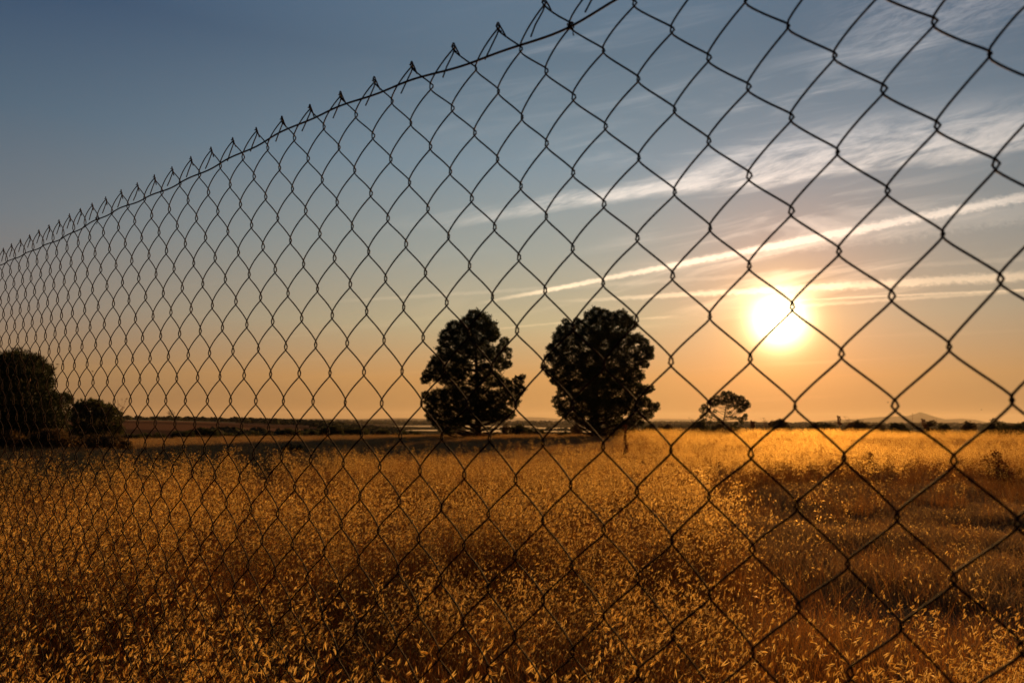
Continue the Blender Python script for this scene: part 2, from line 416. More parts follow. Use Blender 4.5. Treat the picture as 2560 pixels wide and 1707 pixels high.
# distant ranges
def build_hills():
    mat = solid('far_hillside', (.10, .085, .06), (.14, .11, .07), .004, rough=1.0, spec=0.0)
    def ridge(name, pts, Y, depth, seed):
        """pts: photo points along the skyline; turned into a ridge of real depth at distance Y"""
        pu = np.array([ray(px, py) for px, py in pts]); xs = np.linspace(pu[0, 0], pu[-1, 0], 160) * Y
        h = np.interp(xs, pu[:, 0] * Y, pu[:, 2] * Y + EYE)
        h = h + (vnoise(xs, xs * 0, seed, 4, Y * .02) - .5) * Y * .0007
        prof = np.linspace(-1, 1, 17); V_ = []
        for t in prof:
            k = (1 - abs(t) ** 1.5)
            zz = -9 + (h + 9) * k * (1 + (vnoise(xs, xs * 0 + t * 900, seed + 2, 3, Y * .03) - .5) * .35 * (1 - k))
            V_.append(np.stack([xs * (1 + t * depth / Y), np.full_like(xs, Y + t * depth), zz], 1))
        n = len(xs); k_ = len(prof); Vv = np.vstack(V_)
        i = np.arange(k_ - 1)[:, None] * n; j = np.arange(n - 1)[None, :]
        F = np.stack([i + j, i + j + 1, i + n + j + 1, i + n + j], -1).reshape(-1, 4)
        o = fast_mesh(name, Vv, F, mat, smooth=True); tag(o, kind='structure')
    ridge('hills', [(2000, 1058), (2080, 1050), (2140, 1047), (2200, 1042), (2268, 1040), (2290, 1034), (2299, 1029.5), (2309, 1031.5), (2335, 1041),
                    (2362, 1048), (2406, 1046), (2440, 1049), (2470, 1056), (2520, 1062)], 10500, 1500, 1)
    ridge('hills', [(2180, 1060), (2240, 1049), (2300, 1044), (2350, 1050), (2420, 1060)], 9000, 900, 7)
    ridge('hills', [(1180, 1056), (1270, 1047), (1325, 1042), (1380, 1045), (1440, 1049), (1560, 1050), (1650, 1047), (1730, 1048), (1800, 1054), (2150, 1057)], 12500, 1500, 2)
    ridge('hills', [(560, 1052), (700, 1046), (900, 1047), (1000, 1045), (1090, 1047), (1200, 1056)], 7000, 800, 3)
build_hills()

# ================================================================== chain-link fence
FENCE_YAW, FX0, FZ0, FY0 = -0.68972, 0.06958, 0.37219, 0.56773
FD = np.array([math.cos(FENCE_YAW), math.sin(FENCE_YAW), 0.0])       # along the fence
FN = np.array([math.sin(FENCE_YAW), -math.cos(FENCE_YAW), 0.0])      # towards the photographer
KNOTS = np.array([[float(v) for v in t.split(',')] for t in """0,0,-236,-159;-2,0,-142,-190;-4,0,-68,-189;-6,0,-52,-174;-8,0,-35,-144;-10,0,-25,-120;-12,0,-5,-91;-1,1,-172,-160;-3,1,-96,-173;-5,1,-58,-164;-7,1,-40,-142;-9,1,-22,-120;-11,1,-5,-93;1,1,-212,-179;2,2,-206,-200;0,2,-202,-160;2,0,-231,-218;3,1,-229,-235;4,2,-262,-229;5,3,-295,-213;3,3,-218,-216;-2,2,-125,-182;-4,2,-74,-169;-6,2,-46,-151;-8,2,-30,-134;-10,2,-14,-112;-12,2,-5,-83;1,3,-205,-174;-1,3,-164,-164;-3,3,-105,-168;-5,3,-73,-145;-7,3,-44,-123;-9,3,-27,-108;-11,3,-14,-85;4,4,-282,-192;2,4,-226,-179;0,4,-207,-158;-2,4,-146,-154;-4,4,-102,-146;-6,4,-77,-128;-8,4,-51,-113;-10,4,-33,-89;5,5,-311,-191;3,5,-242,-188;4,6,-293,-176;2,6,-250,-152;1,5,-221,-156;0,6,-216,-142;6,6,-357,-159;5,7,-335,-159;3,7,-279,-156;-1,5,-175,-147;-3,5,-130,-141;-5,5,-93,-129;-7,5,-73,-104;-9,5,-40,-91;-11,5,-23,-74;-6,6,-95,-112;-4,6,-124,-125;-2,6,-163,-133;-8,6,-58,-96;-10,6,-35,-80;-1,7,-194,-127;-3,7,-148,-121;-5,7,-107,-109;-7,7,-82,-94;-9,7,-51,-80;-11,7,-22,-67;-2,8,-179,-116;-4,8,-129,-100;-6,8,-106,-93;-8,8,-71,-78;-10,8,-52,-66;-1,9,-208,-90;-3,9,-156,-95;-5,9,-114,-88;-7,9,-90,-78;-9,9,-62,-61;-11,9,-30,-50;7,5,-374,-158;8,6,-420,-141;9,7,-460,-127;10,8,-523,-88;7,7,-399,-143;8,8,-433,-127;6,8,-377,-134;4,8,-320,-148;8,4,-398,-156;9,5,-445,-138;10,6,-508,-101;7,3,-354,-175;6,2,-322,-193;6,4,-331,-181;9,3,-425,-156;10,4,-494,-114;7,9,-409,-129;9,9,-470,-121;8,10,-448,-120;6,10,-389,-116;10,10,-516,-92;1,7,-242,-131;2,8,-266,-120;0,8,-229,-133;3,9,-302,-123;1,9,-247,-116;2,10,-279,-111;0,10,-229,-98;-4,10,-139,-94;-2,10,-194,-107;1,11,-267,-89;3,11,-318,-96;-1,11,-208,-72;-3,11,-179,-43;-5,11,-139,-44;5,11,-375,-105;4,12,-363,-68;7,11,-427,-101;6,12,-410,-89;9,11,-486,-95;2,12,-295,-80;0,12,-258,-74;-2,12,-200,-63;-4,12,-159,-59;-6,12,-120,-53;-8,12,-82,-43;-7,13,-93,-28;-5,13,-134,-37;-3,13,-181,-43;-1,13,-218,-38;1,13,-264,-51;3,13,-338,-70;-8,14,-81,-6;-6,14,-118,-19;-4,14,-158,-5;-2,14,-197,-38;0,14,-255,-22;2,14,-300,-32;-1,15,-218,17;1,15,-273,-12;-3,15,-183,10;-5,15,-129,-9;-7,15,-81,-8;8,12,-476,-103;5,13,-384,-54;7,13,-442,-69;9,13,-528,-79;6,14,-429,-38;8,14,-487,-52;4,14,-387,-68;-12,10,-21,-28;-14,10,15,-20;-16,10,18,-7;-18,10,29,1;-20,10,37,10;-22,10,23,18;-24,10,31,26;-26,10,45,28;-28,10,23,37;-19,9,37,-7;-21,9,39,2;-23,9,35,9;-25,9,30,25;-27,9,24,36;-29,9,15,41;-31,9,-16,34;-33,9,-27,47;-35,9,-43,44;-37,9,-21,54;-20,8,17,-1;-18,8,24,-12;-22,8,26,6;-24,8,18,17;-26,8,23,20;-28,8,5,34;-30,8,-4,40;-32,8,-37,49;-34,8,-61,48;-36,8,-59,47;-38,8,-33,43;-19,7,30,-7;-21,7,30,-4;-23,7,37,3;-25,7,31,14;-27,7,16,30;-29,7,-1,29;-31,7,-10,39;-33,7,-39,47;-35,7,-54,52;-37,7,-44,56;-39,7,-15,59;-41,7,77,50;-24,6,19,25;-24,4,28,29;-24,2,46,28;-24,0,57,37;-28,0,43,52;-30,0,7,62;-32,0,-49,96;-34,0,-103,99;-36,0,-87,129;-38,0,-38,131;-40,0,2,120;-42,0,54,117;-44,0,70,125;-46,0,50,132;-48,0,113,121;-50,0,14,140;-25,1,55,12;-27,1,53,36;-29,1,15,67;-31,1,-20,75;-33,1,-72,100;-35,1,-94,121;-37,1,-44,99;-39,1,-10,90;-41,1,36,82;-43,1,96,84;-45,1,98,81;-47,1,117,89;-49,1,154,118;-51,1,139,113;-26,2,56,35;-28,2,30,54;-30,2,13,58;-32,2,-48,68;-34,2,-86,90;-36,2,-63,90;-38,2,-35,87;-40,2,0,95;-42,2,53,83;-44,2,94,94;-46,2,105,87;-48,2,147,105;-50,2,156,123;-52,2,149,135;-25,3,50,14;-27,3,48,40;-29,3,15,44;-31,3,-14,70;-33,3,-62,85;-35,3,-82,91;-37,3,-55,77;-25,5,33,13;-27,5,25,28;-29,5,14,38;-31,5,-3,52;-33,5,-52,65;-35,5,-68,63;-19,11,42,20;-21,11,36,20;-23,11,61,14;-25,11,46,20;-27,11,37,15;-18,12,35,15;-20,12,34,15;-22,12,48,24;-24,12,62,17;-26,12,49,22;-28,12,45,24;-30,12,56,30;-11,13,-26,-19;-10,12,-61,-33;-12,14,-7,37;-10,14,-61,-8;-13,13,-2,-11;-11,15,-16,7;-14,14,-19,-5;-13,15,-4,15;-15,15,-14,-24;-15,13,19,-14;-17,13,33,8;-18,14,54,10;-19,13,31,7""".split(';')])
def tps_fit(pts, val, lam=0.004):
    d = np.linalg.norm(pts[:, None] - pts[None], axis=2); Kk = np.where(d > 0, d * d * np.log(d + 1e-12), 0)
    n = len(pts); Pm = np.hstack([np.ones((n, 1)), pts])
    A = np.zeros((n + 3, n + 3)); A[:n, :n] = Kk + lam * np.eye(n); A[:n, n:] = Pm; A[n:, :n] = Pm.T
    return np.linalg.solve(A, np.vstack([val, np.zeros((3, 2))]))
KP = np.stack([KNOTS[:, 0] / 10, KNOTS[:, 1] / 10], 1)
KW = tps_fit(KP, KNOTS[:, 2:] * 1e-4)
def mesh_uz(c, r):
    """wire mesh coordinates (half diamonds along, half diamonds down) -> metres along and up, with the sag and kinks of the real mesh"""
    c = np.asarray(c, float); r = np.asarray(r, float)
    q = np.stack([np.clip(c, -51, 10.5) / 10, np.clip(r, -0.5, 14.5) / 10], -1).reshape(-1, 2)
    d = np.linalg.norm(q[:, None] - KP[None], axis=2); Kk = np.where(d > 0, d * d * np.log(d + 1e-12), 0)
    o = Kk @ KW[:len(KP)] + np.hstack([np.ones((len(q), 1)), q]) @ KW[len(KP):]
    return c * .0331 + o[:, 0].reshape(c.shape), FZ0 - r * .035 + o[:, 1].reshape(c.shape)
def fence_xyz(U, Z, n):
    U = np.asarray(U, float); Z = np.asarray(Z, float); n = np.asarray(n, float)
    return np.stack([FX0 + U * FD[0] + n * FN[0], FY0 + U * FD[1] + n * FN[1], EYE + Z], -1)
def build_fence():
    rnd = np.random.RandomState(5)
    root = empty('chain_link_fence', (FX0, FY0, 0))
    tag(root, 'rusty chain-link wire fence crossing close in front of the whole field', 'fence')
    C0, C1, RMAX = -70, 34, 52
    mb = MB(); RADW = .00086
    for k in range(C0, C1):
        top = -1 if k % 2 == 0 else -1
        # wire between column k and k+1; at row r (r-k even) it turns at column k, else at k+1
        rows = np.arange(-1, RMAX + 1)
        ns = 10
        t = np.arange(0, (len(rows) - 1) * ns + 1) / ns + rows[0]
        par = (t - k)                       # even -> left turn, odd -> right turn
        ph = np.pi * par
        cosv = np.cos(ph)                   # +1 at the left turn
        tri = 1 - 2 * np.arccos(np.clip(cosv * .965, -1, 1)) / np.pi        # slightly rounded zigzag
        e = .026 + .040 * np.abs(np.sin(np.round(par) * 12.99 + k * 78.2)) ** 1.5
        side = -tri * (.5 + e) / (1 - 2 * np.arccos(.965) / np.pi)
        c = k + .5 + side
        sn = np.sin(ph)
        n = -np.sign(sn) * np.abs(sn) ** .62 * .0042
        # even k: strand from upper right down to lower left is the front one
        z_j = vnoise(np.full_like(t, k * 3.7), t, 3, 2, 2.0) - .5
        U, Z = mesh_uz(c, t)
        U = U + z_j * .0016
        mb.tube(fence_xyz(U, Z - (EYE + FZ0 - RMAX * .035) * 0, n), RADW, 5)
        # knuckles along the top: the two wires that meet at a tip hook over each other and fold back
    for c in range(C0 + 1, C1):
        if c % 2 == 0: continue
        tipU, tipZ = mesh_uz(np.array([float(c)]), np.array([-1.0])); tipU, tipZ = tipU[0], tipZ[0]
        j = rnd.uniform(-1, 1, 4)
        # loop + long tail lying back along the rising strand
        k_ = 1 + j[3] * .12
        # rising wire: folds over the tip, its long tail lies back along its own strand
        p = np.array([(-.0012, .0006, .0020), (.0002, .0026, .0006), (.0008, .0008, -.0012), (-.0030, -.0050, -.0022), (-.0115 + j[0] * .0008, -.0150, -.0024), (-.0188 + j[1] * .0015, -.0240 + j[2] * .002, -.0026)])
        mb.tube(fence_xyz(tipU + p[:, 0], tipZ + p[:, 1], p[:, 2]), RADW, 5)
        # falling wire: up the left side, round a narrow eye and straight back down to the right
        p = np.array([(.0030, -.0050, -.0016), (-.0008, -.0010, -.0018), (-.0025, .0018, -.0012), (-.0023, .0042, -.0004), (-.0004, .0055, .0004), (.0016, .0044, .0010), (.0030, .0016, .0012), (.0066, -.0050, .0010), (.0104 + j[0] * .0008, -.0128 + j[1] * .0008, .0006)]) * np.array([k_, k_, 1])
        mb.tube(fence_xyz(tipU + p[:, 0], tipZ + p[:, 1], p[:, 2]), RADW, 5)
    mesh = mb.build('wire_mesh', M_WIRE, root)
    mesh.matrix_parent_inverse = Matrix.Translation((-FX0, -FY0, 0))
    TW = np.array([(-2.35, 0.392), (-1.7706, 0.3855), (-1.5171, 0.3835), (-1.3228, 0.3796), (-1.1362, 0.3846), (-0.9995, 0.385), (-0.9347, 0.3821), (-0.7892, 0.38), (-0.6058, 0.3822),
          (-0.44, 0.3858), (-0.3588, 0.3818), (-0.2901, 0.3781), (-0.2439, 0.3742), (-0.1618, 0.3658), (-0.1349, 0.3625), (-0.0834, 0.3576), (-0.0254, 0.3555), (-0.0046, 0.3573), (0.0266, 0.3608), (0.12, .369), (0.6, 0.385), (1.12, 0.385)])
    u = np.linspace(-2.35, 1.12, 460); z = np.interp(u, TW[:, 0], TW[:, 1])
    kern = np.hanning(15); kern /= kern.sum(); z2 = np.convolve(np.pad(z, 7, 'edge'), kern, 'valid')
    n = .0018 * np.sin(u / .0331 * np.pi / 2)
    b = MB(); b.tube(fence_xyz(u, z2, n), .00115, 6); tw = b.build('tension_wire', M_WIRE, root)
    tw.matrix_parent_inverse = Matrix.Translation((-FX0, -FY0, 0))
    for (c, ln) in ((0, 1), (-34, 1), (-60, 1)):
        U, Z = mesh_uz(np.array([float(c)]), np.array([0.0])); U, Z = U[0], Z[0]
        if c == -34: Z = Z + .004
        a = np.linspace(0, 4.6 * np.pi, 40)
        p = np.stack([U + .0016 * np.cos(a * .5) + (a - 7) * .00013, Z + .0026 * np.cos(a), .0032 * np.sin(a)], 1)
        p = np.vstack([p, [[U + .0042, Z - .0060, .002], [U + .0036, Z - .0095, .001], [U + .0055, Z - .0125, .003]]])
        b = MB(); b.tube(fence_xyz(p[:, 0], p[:, 1], p[:, 2]), .0006, 5); tw = b.build('tie_wire', M_WIRE, root)
        tw.matrix_parent_inverse = Matrix.Translation((-FX0, -FY0, 0))
    # small dead leaf blown against the mesh
    U, Z = -1.4686, .0843
    lf = MB(); L, W = .0130, .0032
    pts = [(-L / 2, 0, 0), (-.2 * L, W * .5, .0004), (.25 * L, W * .42, .0008), (L / 2, 0, .001), (.25 * L, -W * .4, .0006), (-.2 * L, -W * .45, .0002), (0, 0, -.0006)]
    ca, sa = math.cos(1.0), math.sin(1.0); P = []
    for s_ in (0, .0004):
        for (a, b_, n_) in pts: P.append(fence_xyz(U + a * ca - b_ * sa, Z + a * sa + b_ * ca, n_ - .0035 + s_))
    F = [(6, i, (i + 1) % 6) for i in range(6)] + [(13, 7 + (i + 1) % 6, 7 + i) for i in range(6)] + [(i, 7 + i, 7 + (i + 1) % 6, (i + 1) % 6) for i in range(6)]
    lf.add(P, F); o = lf.build('dead_leaf', M_LEAF); tag(o, 'tiny orange dead leaf caught in the fence wire before the left pine', 'leaf')
build_fence()

# ================================================================== trees and shrubs
def spray_cloud(rs, cents, rads, n_per, size, blades=7, width=.12, squash=1.0, up=0.35):
    """needle or leaf sprays filling lobes: returns V,F of small triangles"""
    Vs = []; cents = np.asarray(cents); rads = np.asarray(rads)
    for c, R_ in zip(cents, rads):
        n = max(6, int(n_per * (R_ ** 2)))
        d = rs.normal(size=(n, 3)); d /= np.linalg.norm(d, axis=1)[:, None]
        rr = R_ * rs.uniform(.35, 1.0, n) ** .55
        bumps = 1 + .22 * np.sin(d[:, 0] * 5 + c[0]) * np.sin(d[:, 2] * 6 + c[2] * 2) + .1 * rs.normal(size=n)
        p = c + d * (rr * bumps)[:, None] * np.array([1, 1, squash])
        o = d + np.array([0, 0, up]); o /= np.linalg.norm(o, axis=1)[:, None]
        for b in range(blades):
            q = o * .8 + rs.normal(size=(n, 3)) * .62; q /= np.linalg.norm(q, axis=1)[:, None]
            L = size * rs.uniform(.6, 1.25, n)[:, None]
            w = np.cross(q, rs.normal(size=(n, 3))); w /= np.linalg.norm(w, axis=1)[:, None] + 1e-9
            w = w * L * width
            Vs.append(np.stack([p - w, p + w, p + q * L], 1))
    Vv = np.vstack([v.reshape(-1, 3) for v in Vs]); F = np.arange(len(Vv)).reshape(-1, 3)
    return Vv, F

def limb(mb, rs, a, b, r0, r1, k=6, sag=.12, n=8):
    a = np.array(a, float); b = np.array(b, float); t = np.linspace(0, 1, n)[:, None]
    L = np.linalg.norm(b - a); w = rs.normal(size=3) * L * .05; w2 = rs.normal(size=3) * L * .03
    P = a + (b - a) * t + np.sin(t * np.pi) * (w + np.array([0, 0, -sag * L])) + np.sin(t * 2 * np.pi) * w2
    mb.tube(P, np.linspace(r0, r1, n), k)

def tree_from_lobes(name, label, cat, foot_px, Y, lobes, sc, n_per, size, seed, trunk_r, lean=(0, 0), group=None, mat=None,
                    squash=.85, foot_z=None, blades=7, depth_k=.8, copies=2, width=.12, part='crown', filler=0.0):
    """lobes: (photo x, photo y, radius in photo px) read off the crown's outline; each gets a real depth inside a round crown"""
    rs = np.random.RandomState(seed)
    X = at(foot_px, Y); gz = float(ground(X, Y)) if foot_z is None else foot_z
    root = empty(name, (X, Y, gz)); tag(root, label, cat, group)
    L = np.array(lobes, float); mpp = Y / FPX
    lx = np.array([ray(a, b).x * Y for a, b in L[:, :2]]) - X; lz = np.array([ray(a, b).z * Y + EYE for a, b in L[:, :2]]) - gz
    lr = L[:, 2] * mpp
    cents = []; rads = []
    for x, z, r in zip(lx, lz, lr):
        m = np.abs(lz - z) < 2.2 * r + .3
        hw = max(np.max(lx[m] + lr[m]) - np.min(lx[m] - lr[m]), 2 * r) / 2; cx = (np.max(lx[m] + lr[m]) + np.min(lx[m] - lr[m])) / 2
        dm = math.sqrt(max(hw * hw - (x - cx) ** 2, 0)) * depth_k
        spots = [rs.uniform(-.25, .25) * dm] if dm < r * 1.2 else ([rs.uniform(.35, .9) * dm, -rs.uniform(.35, .9) * dm] if copies > 1 else [rs.uniform(-.8, .8) * dm])
        if dm > 2.2 * r and copies > 1: spots.append(rs.uniform(-.3, .3) * dm)
        for s_ in spots:
            q_ = 1 + s_ / Y; cents.append(((X + x) * q_ - X, s_, EYE - gz + (z + gz - EYE) * q_)); rads.append(r * rs.uniform(.88, 1.02))
    V_, F = spray_cloud(rs, cents, rads, n_per, size, blades, width, squash)
    fast_mesh(part, V_, F, mat or M_PINE, root)
    mb = MB(); top = max(lz) * .93
    tx = float(np.average(lx[lz > top * .8]) if np.any(lz > top * .8) else 0)
    n = 14; t = np.linspace(0, 1, n)
    P = np.stack([tx * t ** 1.6 + lean[0] * np.sin(t * 3), lean[1] * t + .04 * np.sin(t * 7), top * t - .06], 1)
    rad = trunk_r * (1 - t) ** .75 + .015; rad[0] *= 1.35
    mb.tube(P, rad, 9)
    trunk = mb.build('trunk', M_BARK, root)
    for c, r in list(zip(cents, rads)):
        if rs.rand() < (.75 if len(cents) > 40 else 1.0):
            z0 = max(min(lz) * .35, c[2] - (abs(c[0] - tx * .5) * .55 + .25)); z0 = min(z0, top * .97)
            tt = z0 / top; a = (tx * tt ** 1.6, lean[1] * tt, z0)
            b = MB(); limb(b, rs, a, c, trunk_r * .34 * (1 - tt * .7) + .006, .006, 5)
            limb_parts.setdefault(root.name, []).append(b)
    # limbs are joined per tree: one branching skeleton
    bb = MB()
    for b in limb_parts.get(root.name, []):
        for v in b.v: bb.v.append(v)
        off = bb.n
        bb.f.extend([tuple(i + off for i in f) for f in b.f]); bb.n += b.n
    if bb.n: bb.build('branches', M_BARK, root)
    return root
limb_parts = {}
def z2(pts, ox, oy, s): return [(ox + a / s, oy + b / s, r / s) for a, b, r in pts]

PINE_A = z2([(545, 262, 58), (600, 300, 72), (490, 320, 66), (660, 345, 62), (690, 400, 48), (395, 345, 58), (345, 400, 56), (335, 450, 55), (560, 400, 110), (460, 430, 90), (680, 420, 45),
             (768, 448, 36), (745, 500, 42), (795, 520, 28), (800, 560, 22), (325, 520, 62), (450, 540, 100), (600, 520, 100), (700, 560, 60), (270, 590, 48), (240, 630, 42), (350, 620, 90), (790, 620, 34), (740, 620, 56), (620, 650, 60), (460, 650, 80),
             (205, 690, 44), (190, 730, 40), (290, 700, 72), (400, 720, 90), (680, 730, 80), (560, 740, 60), (780, 770, 60), (870, 740, 42), (900, 712, 22), (880, 800, 44), (830, 840, 60),
             (190, 845, 32), (220, 890, 50), (280, 850, 60), (370, 850, 90), (470, 850, 100), (600, 860, 90), (720, 870, 80), (840, 900, 45), (210, 950, 34), (230, 1000, 42), (300, 960, 80), (410, 980, 90), (520, 960, 80),
             (630, 970, 90), (750, 970, 70), (810, 985, 40), (275, 1050, 45), (340, 1080, 60), (370, 1110, 34), (430, 1050, 50), (490, 1020, 42), (600, 1005, 42), (680, 1010, 42), (740, 1015, 32)], 1000, 700, 2.94)
PINE_B = z2([(1440, 235, 46), (1400, 270, 55), (1500, 255, 52), (1560, 270, 50), (1625, 258, 48), (1670, 300, 52), (1700, 330, 45), (1300, 300, 28), (1330, 330, 52), (1460, 340, 100), (1580, 360, 100), (1218, 308, 30), (1250, 350, 50), (1190, 370, 44), (1160, 410, 44), (1260, 430, 80), (1380, 430, 100),
             (1110, 500, 36), (1170, 480, 70), (1500, 470, 120), (1640, 460, 100), (1740, 430, 48), (1790, 460, 44), (1830, 510, 36), (1835, 560, 34), (1780, 540, 70), (1090, 570, 34), (1150, 570, 70), (1060, 640, 30), (1270, 570, 110), (1400, 600, 110),
             (1560, 600, 110), (1700, 600, 90), (1800, 620, 36), (1100, 680, 40), (1180, 670, 80), (1140, 740, 40), (1300, 700, 100), (1450, 720, 110), (1600, 720, 110), (1720, 700, 70), (1770, 710, 30), (1200, 770, 60), (1300, 820, 100), (1190, 830, 40),
             (1450, 850, 110), (1600, 840, 110), (1720, 800, 70), (1790, 810, 52), (1845, 800, 28), (1150, 880, 34), (1160, 920, 32), (1230, 920, 66), (1190, 970, 40), (1350, 930, 100), (1480, 950, 90), (1600, 940, 90), (1720, 900, 80), (1800, 900, 50), (1860, 940, 40), (1890, 915, 20), (1820, 985, 44), (1730, 990, 56),
             (1240, 1005, 40), (1320, 1010, 45), (1420, 1040, 50), (1440, 1090, 40), (1540, 1040, 42), (1620, 1045, 48), (1690, 1040, 36), (1770, 1050, 26)], 1000, 700, 2.94)
PINE_C = z2([(65, 1045, 52), (100, 1060, 60), (150, 1055, 40), (10, 1065, 60), (-60, 1060, 70), (180, 1095, 50), (60, 1120, 100), (-60, 1130, 120), (-170, 1120, 100), (150, 1140, 70), (210, 1150, 26), (205, 1205, 40), (130, 1210, 90), (225, 1250, 40), (275, 1215, 34), (292, 1225, 18),
             (280, 1265, 26), (20, 1220, 120), (-110, 1230, 120), (-220, 1220, 100), (180, 1290, 60), (250, 1300, 40), (90, 1320, 100), (-30, 1330, 110), (-160, 1330, 120), (-260, 1320, 80), (200, 1345, 60), (270, 1340, 30), (110, 1390, 60), (0, 1390, 80), (-120, 1390, 80), (230, 1385, 30)], 0, 300, 1.742)
tree_from_lobes('pine_tree', 'tall dark pine with ragged pointed crown, the left of the middle pair', 'tree', 1196, 60, PINE_A, 1, 600, .15, 11, .30, group='pair of pines in the middle of the field')
tree_from_lobes('pine_tree', 'broad round-topped dark pine, nearer the sun of the middle pair', 'tree', 1487, 66, PINE_B, 1, 560, .15, 12, .32, group='pair of pines in the middle of the field')
tree_from_lobes('pine_tree', 'wide low dark pine cut off by the left edge of the photo', 'tree', 0, 35, PINE_C, 1, 520, .15, 13, .17, width=.12)
E_L = z2([(300, 245, 20), (335, 235, 20), (365, 245, 16), (390, 262, 18), (420, 262, 18), (445, 292, 20), (462, 310, 16), (250, 262, 18), (222, 275, 16), (205, 290, 14), (165, 315, 14), (148, 340, 13), (180, 335, 12), (425, 340, 16), (445, 325, 12),
          (440, 395, 15), (412, 405, 14), (380, 395, 10), (350, 300, 16), (235, 305, 14), (180, 375, 10), (385, 320, 14), (275, 285, 15), (318, 275, 16), (160, 362, 8), (215, 385, 8), (400, 300, 12), (340, 360, 9)], 1700, 900, 2.735)
E_L = E_L + z2([(300, 290, 16), (345, 275, 16), (400, 285, 16), (250, 290, 16), (425, 310, 14), (365, 265, 16), (215, 300, 12), (150, 385, 10), (172, 405, 9), (205, 425, 10), (450, 375, 10), (425, 425, 10), (385, 432, 9), (240, 350, 9), (355, 395, 9), (265, 415, 8), (300, 225, 12), (330, 320, 10), (195, 345, 10), (405, 350, 12)], 1700, 900, 2.735)
E_L = [(a, b, r * 1.42) for a, b, r in E_L]
tree_from_lobes('young_pine_tree', 'small airy young pine with visible fanned branches left of the setting sun', 'tree', 1806, 84, E_L, 1, 420, .15, 14, .075, depth_k=.9, copies=2, width=.10)
tree_from_lobes('distant_tree', 'lone small round tree standing on the far farmland horizon', 'tree', 427, 520, z2([(1650, 905, 16), (1675, 895, 20), (1700, 912, 16), (1665, 925, 18), (1690, 935, 16), (1675, 950, 12)], 0, 800, 3.92), 1, 14, .45, 15, .22)

def shrub(name, label, cat, x0, x1, ytop, Y, seed, mat=None, group=None, n_per=300, size=.12, lumps=9, ragged=.25, stems=5, base_drop=.1, width=.16, squash=.95, blades=6):
    rs = np.random.RandomState(seed)
    xc = (x0 + x1) / 2; X = at(xc, Y); gz = float(ground(X, Y)); hw = (x1 - x0) / 2 * Y / FPX
    H = ray(xc, ytop).z * Y + EYE - gz
    root = empty(name, (X, Y, gz)); tag(root, label, cat, group)
    c = []; r = []
    for i in range(lumps):
        a = rs.uniform(-1, 1); d = rs.uniform(-1, 1); hh = math.sqrt(max(.05, 1 - a * a * .85)) * (1 - rs.rand() * ragged)
        rad = min(hw, H) * rs.uniform(.26, .42)
        c.append((a * (hw - rad * .8), d * hw * .6, max(rad * .6, (H - rad) * hh))); r.append(rad)
        c.append((a * (hw - rad * .8), d * hw * .5, max(rad * .5, (H - rad) * hh * .45))); r.append(rad * 1.15)
    V_, F = spray_cloud(rs, c, r, n_per, size, blades, width, squash, up=.6)
    fast_mesh('foliage', V_, F, mat or M_SHRUB, root)
    b = MB()
    for q in c[::2][:stems]:
        limb(b, rs, (q[0] * .15, q[1] * .15, -.05), q, .02 * H + .006, .006, 5)
    b.build('stems', M_BARK, root)
    return root
BUSH = z2([(345, 1250, 26), (352, 1228, 12), (335, 1265, 22), (400, 1255, 36), (398, 1228, 16), (425, 1235, 18), (445, 1262, 36), (470, 1270, 28), (492, 1262, 16), (505, 1285, 22), (520, 1310, 14), (330, 1300, 26), (372, 1300, 44), (430, 1310, 50), (490, 1320, 36), (345, 1345, 36), (400, 1355, 44), (455, 1360, 44), (505, 1350, 26), (525, 1345, 14), (375, 1385, 30), (440, 1395, 30)], 0, 300, 1.742)
tree_from_lobes('bush', 'rounded leafy green bush standing right beside the left-hand pine', 'bush', 243, 44, BUSH, 1, 300, .20, 21, .07, mat=M_SHRUB, blades=6, width=.15, part='foliage')
shrub('bush', 'dark low bush squatting alone in the grass below the brown farmland', 'bush', 705, 762, 1106, 30, 22, n_per=3200, size=.05, lumps=9)
G_L = 'dark scrub under the left-hand pine'
for i, (x0, x1, yt, Y, lab) in enumerate([(-60, 100, 1072, 32, 'broad brown thicket at the foot of the left-edge pine'), (80, 200, 1070, 32, 'brown scrub patch between the left-edge pine and the leafy bush'),
                                          (170, 330, 1084, 33, 'brown scrub patch in front of the rounded leafy bush'), (118, 185, 1062, 42, 'small dark shrub in the gap left of the leafy bush')]):
    shrub('scrub_bush', lab, 'bush', x0, x1, yt, Y, 30 + i, mat=M_SCRUB if i < 3 else M_SHRUB, group=G_L, n_per=1100, size=.12, lumps=12)
G_H = 'hedgerow shrubs below the farmland'
hedge = [(300, 360, 1083, 'leftmost hedge shrub, just right of the leafy bush'), (350, 420, 1080, 'low hedge shrub under the lone far tree'), (430, 500, 1076, 'hedge shrub right of the lone far tree'),
         (480, 545, 1068, 'taller olive hedge shrub below the ploughed field'), (540, 610, 1082, 'flat hedge shrub left of the lone dark bush'), (600, 680, 1078, 'hedge shrub above the lone dark bush'),
         (700, 760, 1070, 'hedge shrub above and right of the lone dark bush'), (755, 800, 1074, 'small hedge shrub at the right end of the brown field'), (800, 870, 1062, 'tall hedge shrub where the farmland meets the flats'),
         (850, 925, 1064, 'broad hedge shrub left of the first water'), (925, 985, 1072, 'low hedge shrub at the near shore left of the pines'), (985, 1060, 1076, 'low shrub against the left side of the pointed pine')]
for i, (x0, x1, yt, lab) in enumerate(hedge):
    shrub('hedge_shrub', lab, 'shrub', x0, x1, yt, 62 + (i * 7) % 13, 40 + i, group=G_H, n_per=520, size=.20, lumps=10, ragged=.4)
G_S = 'shrubs by the water between and around the pines'
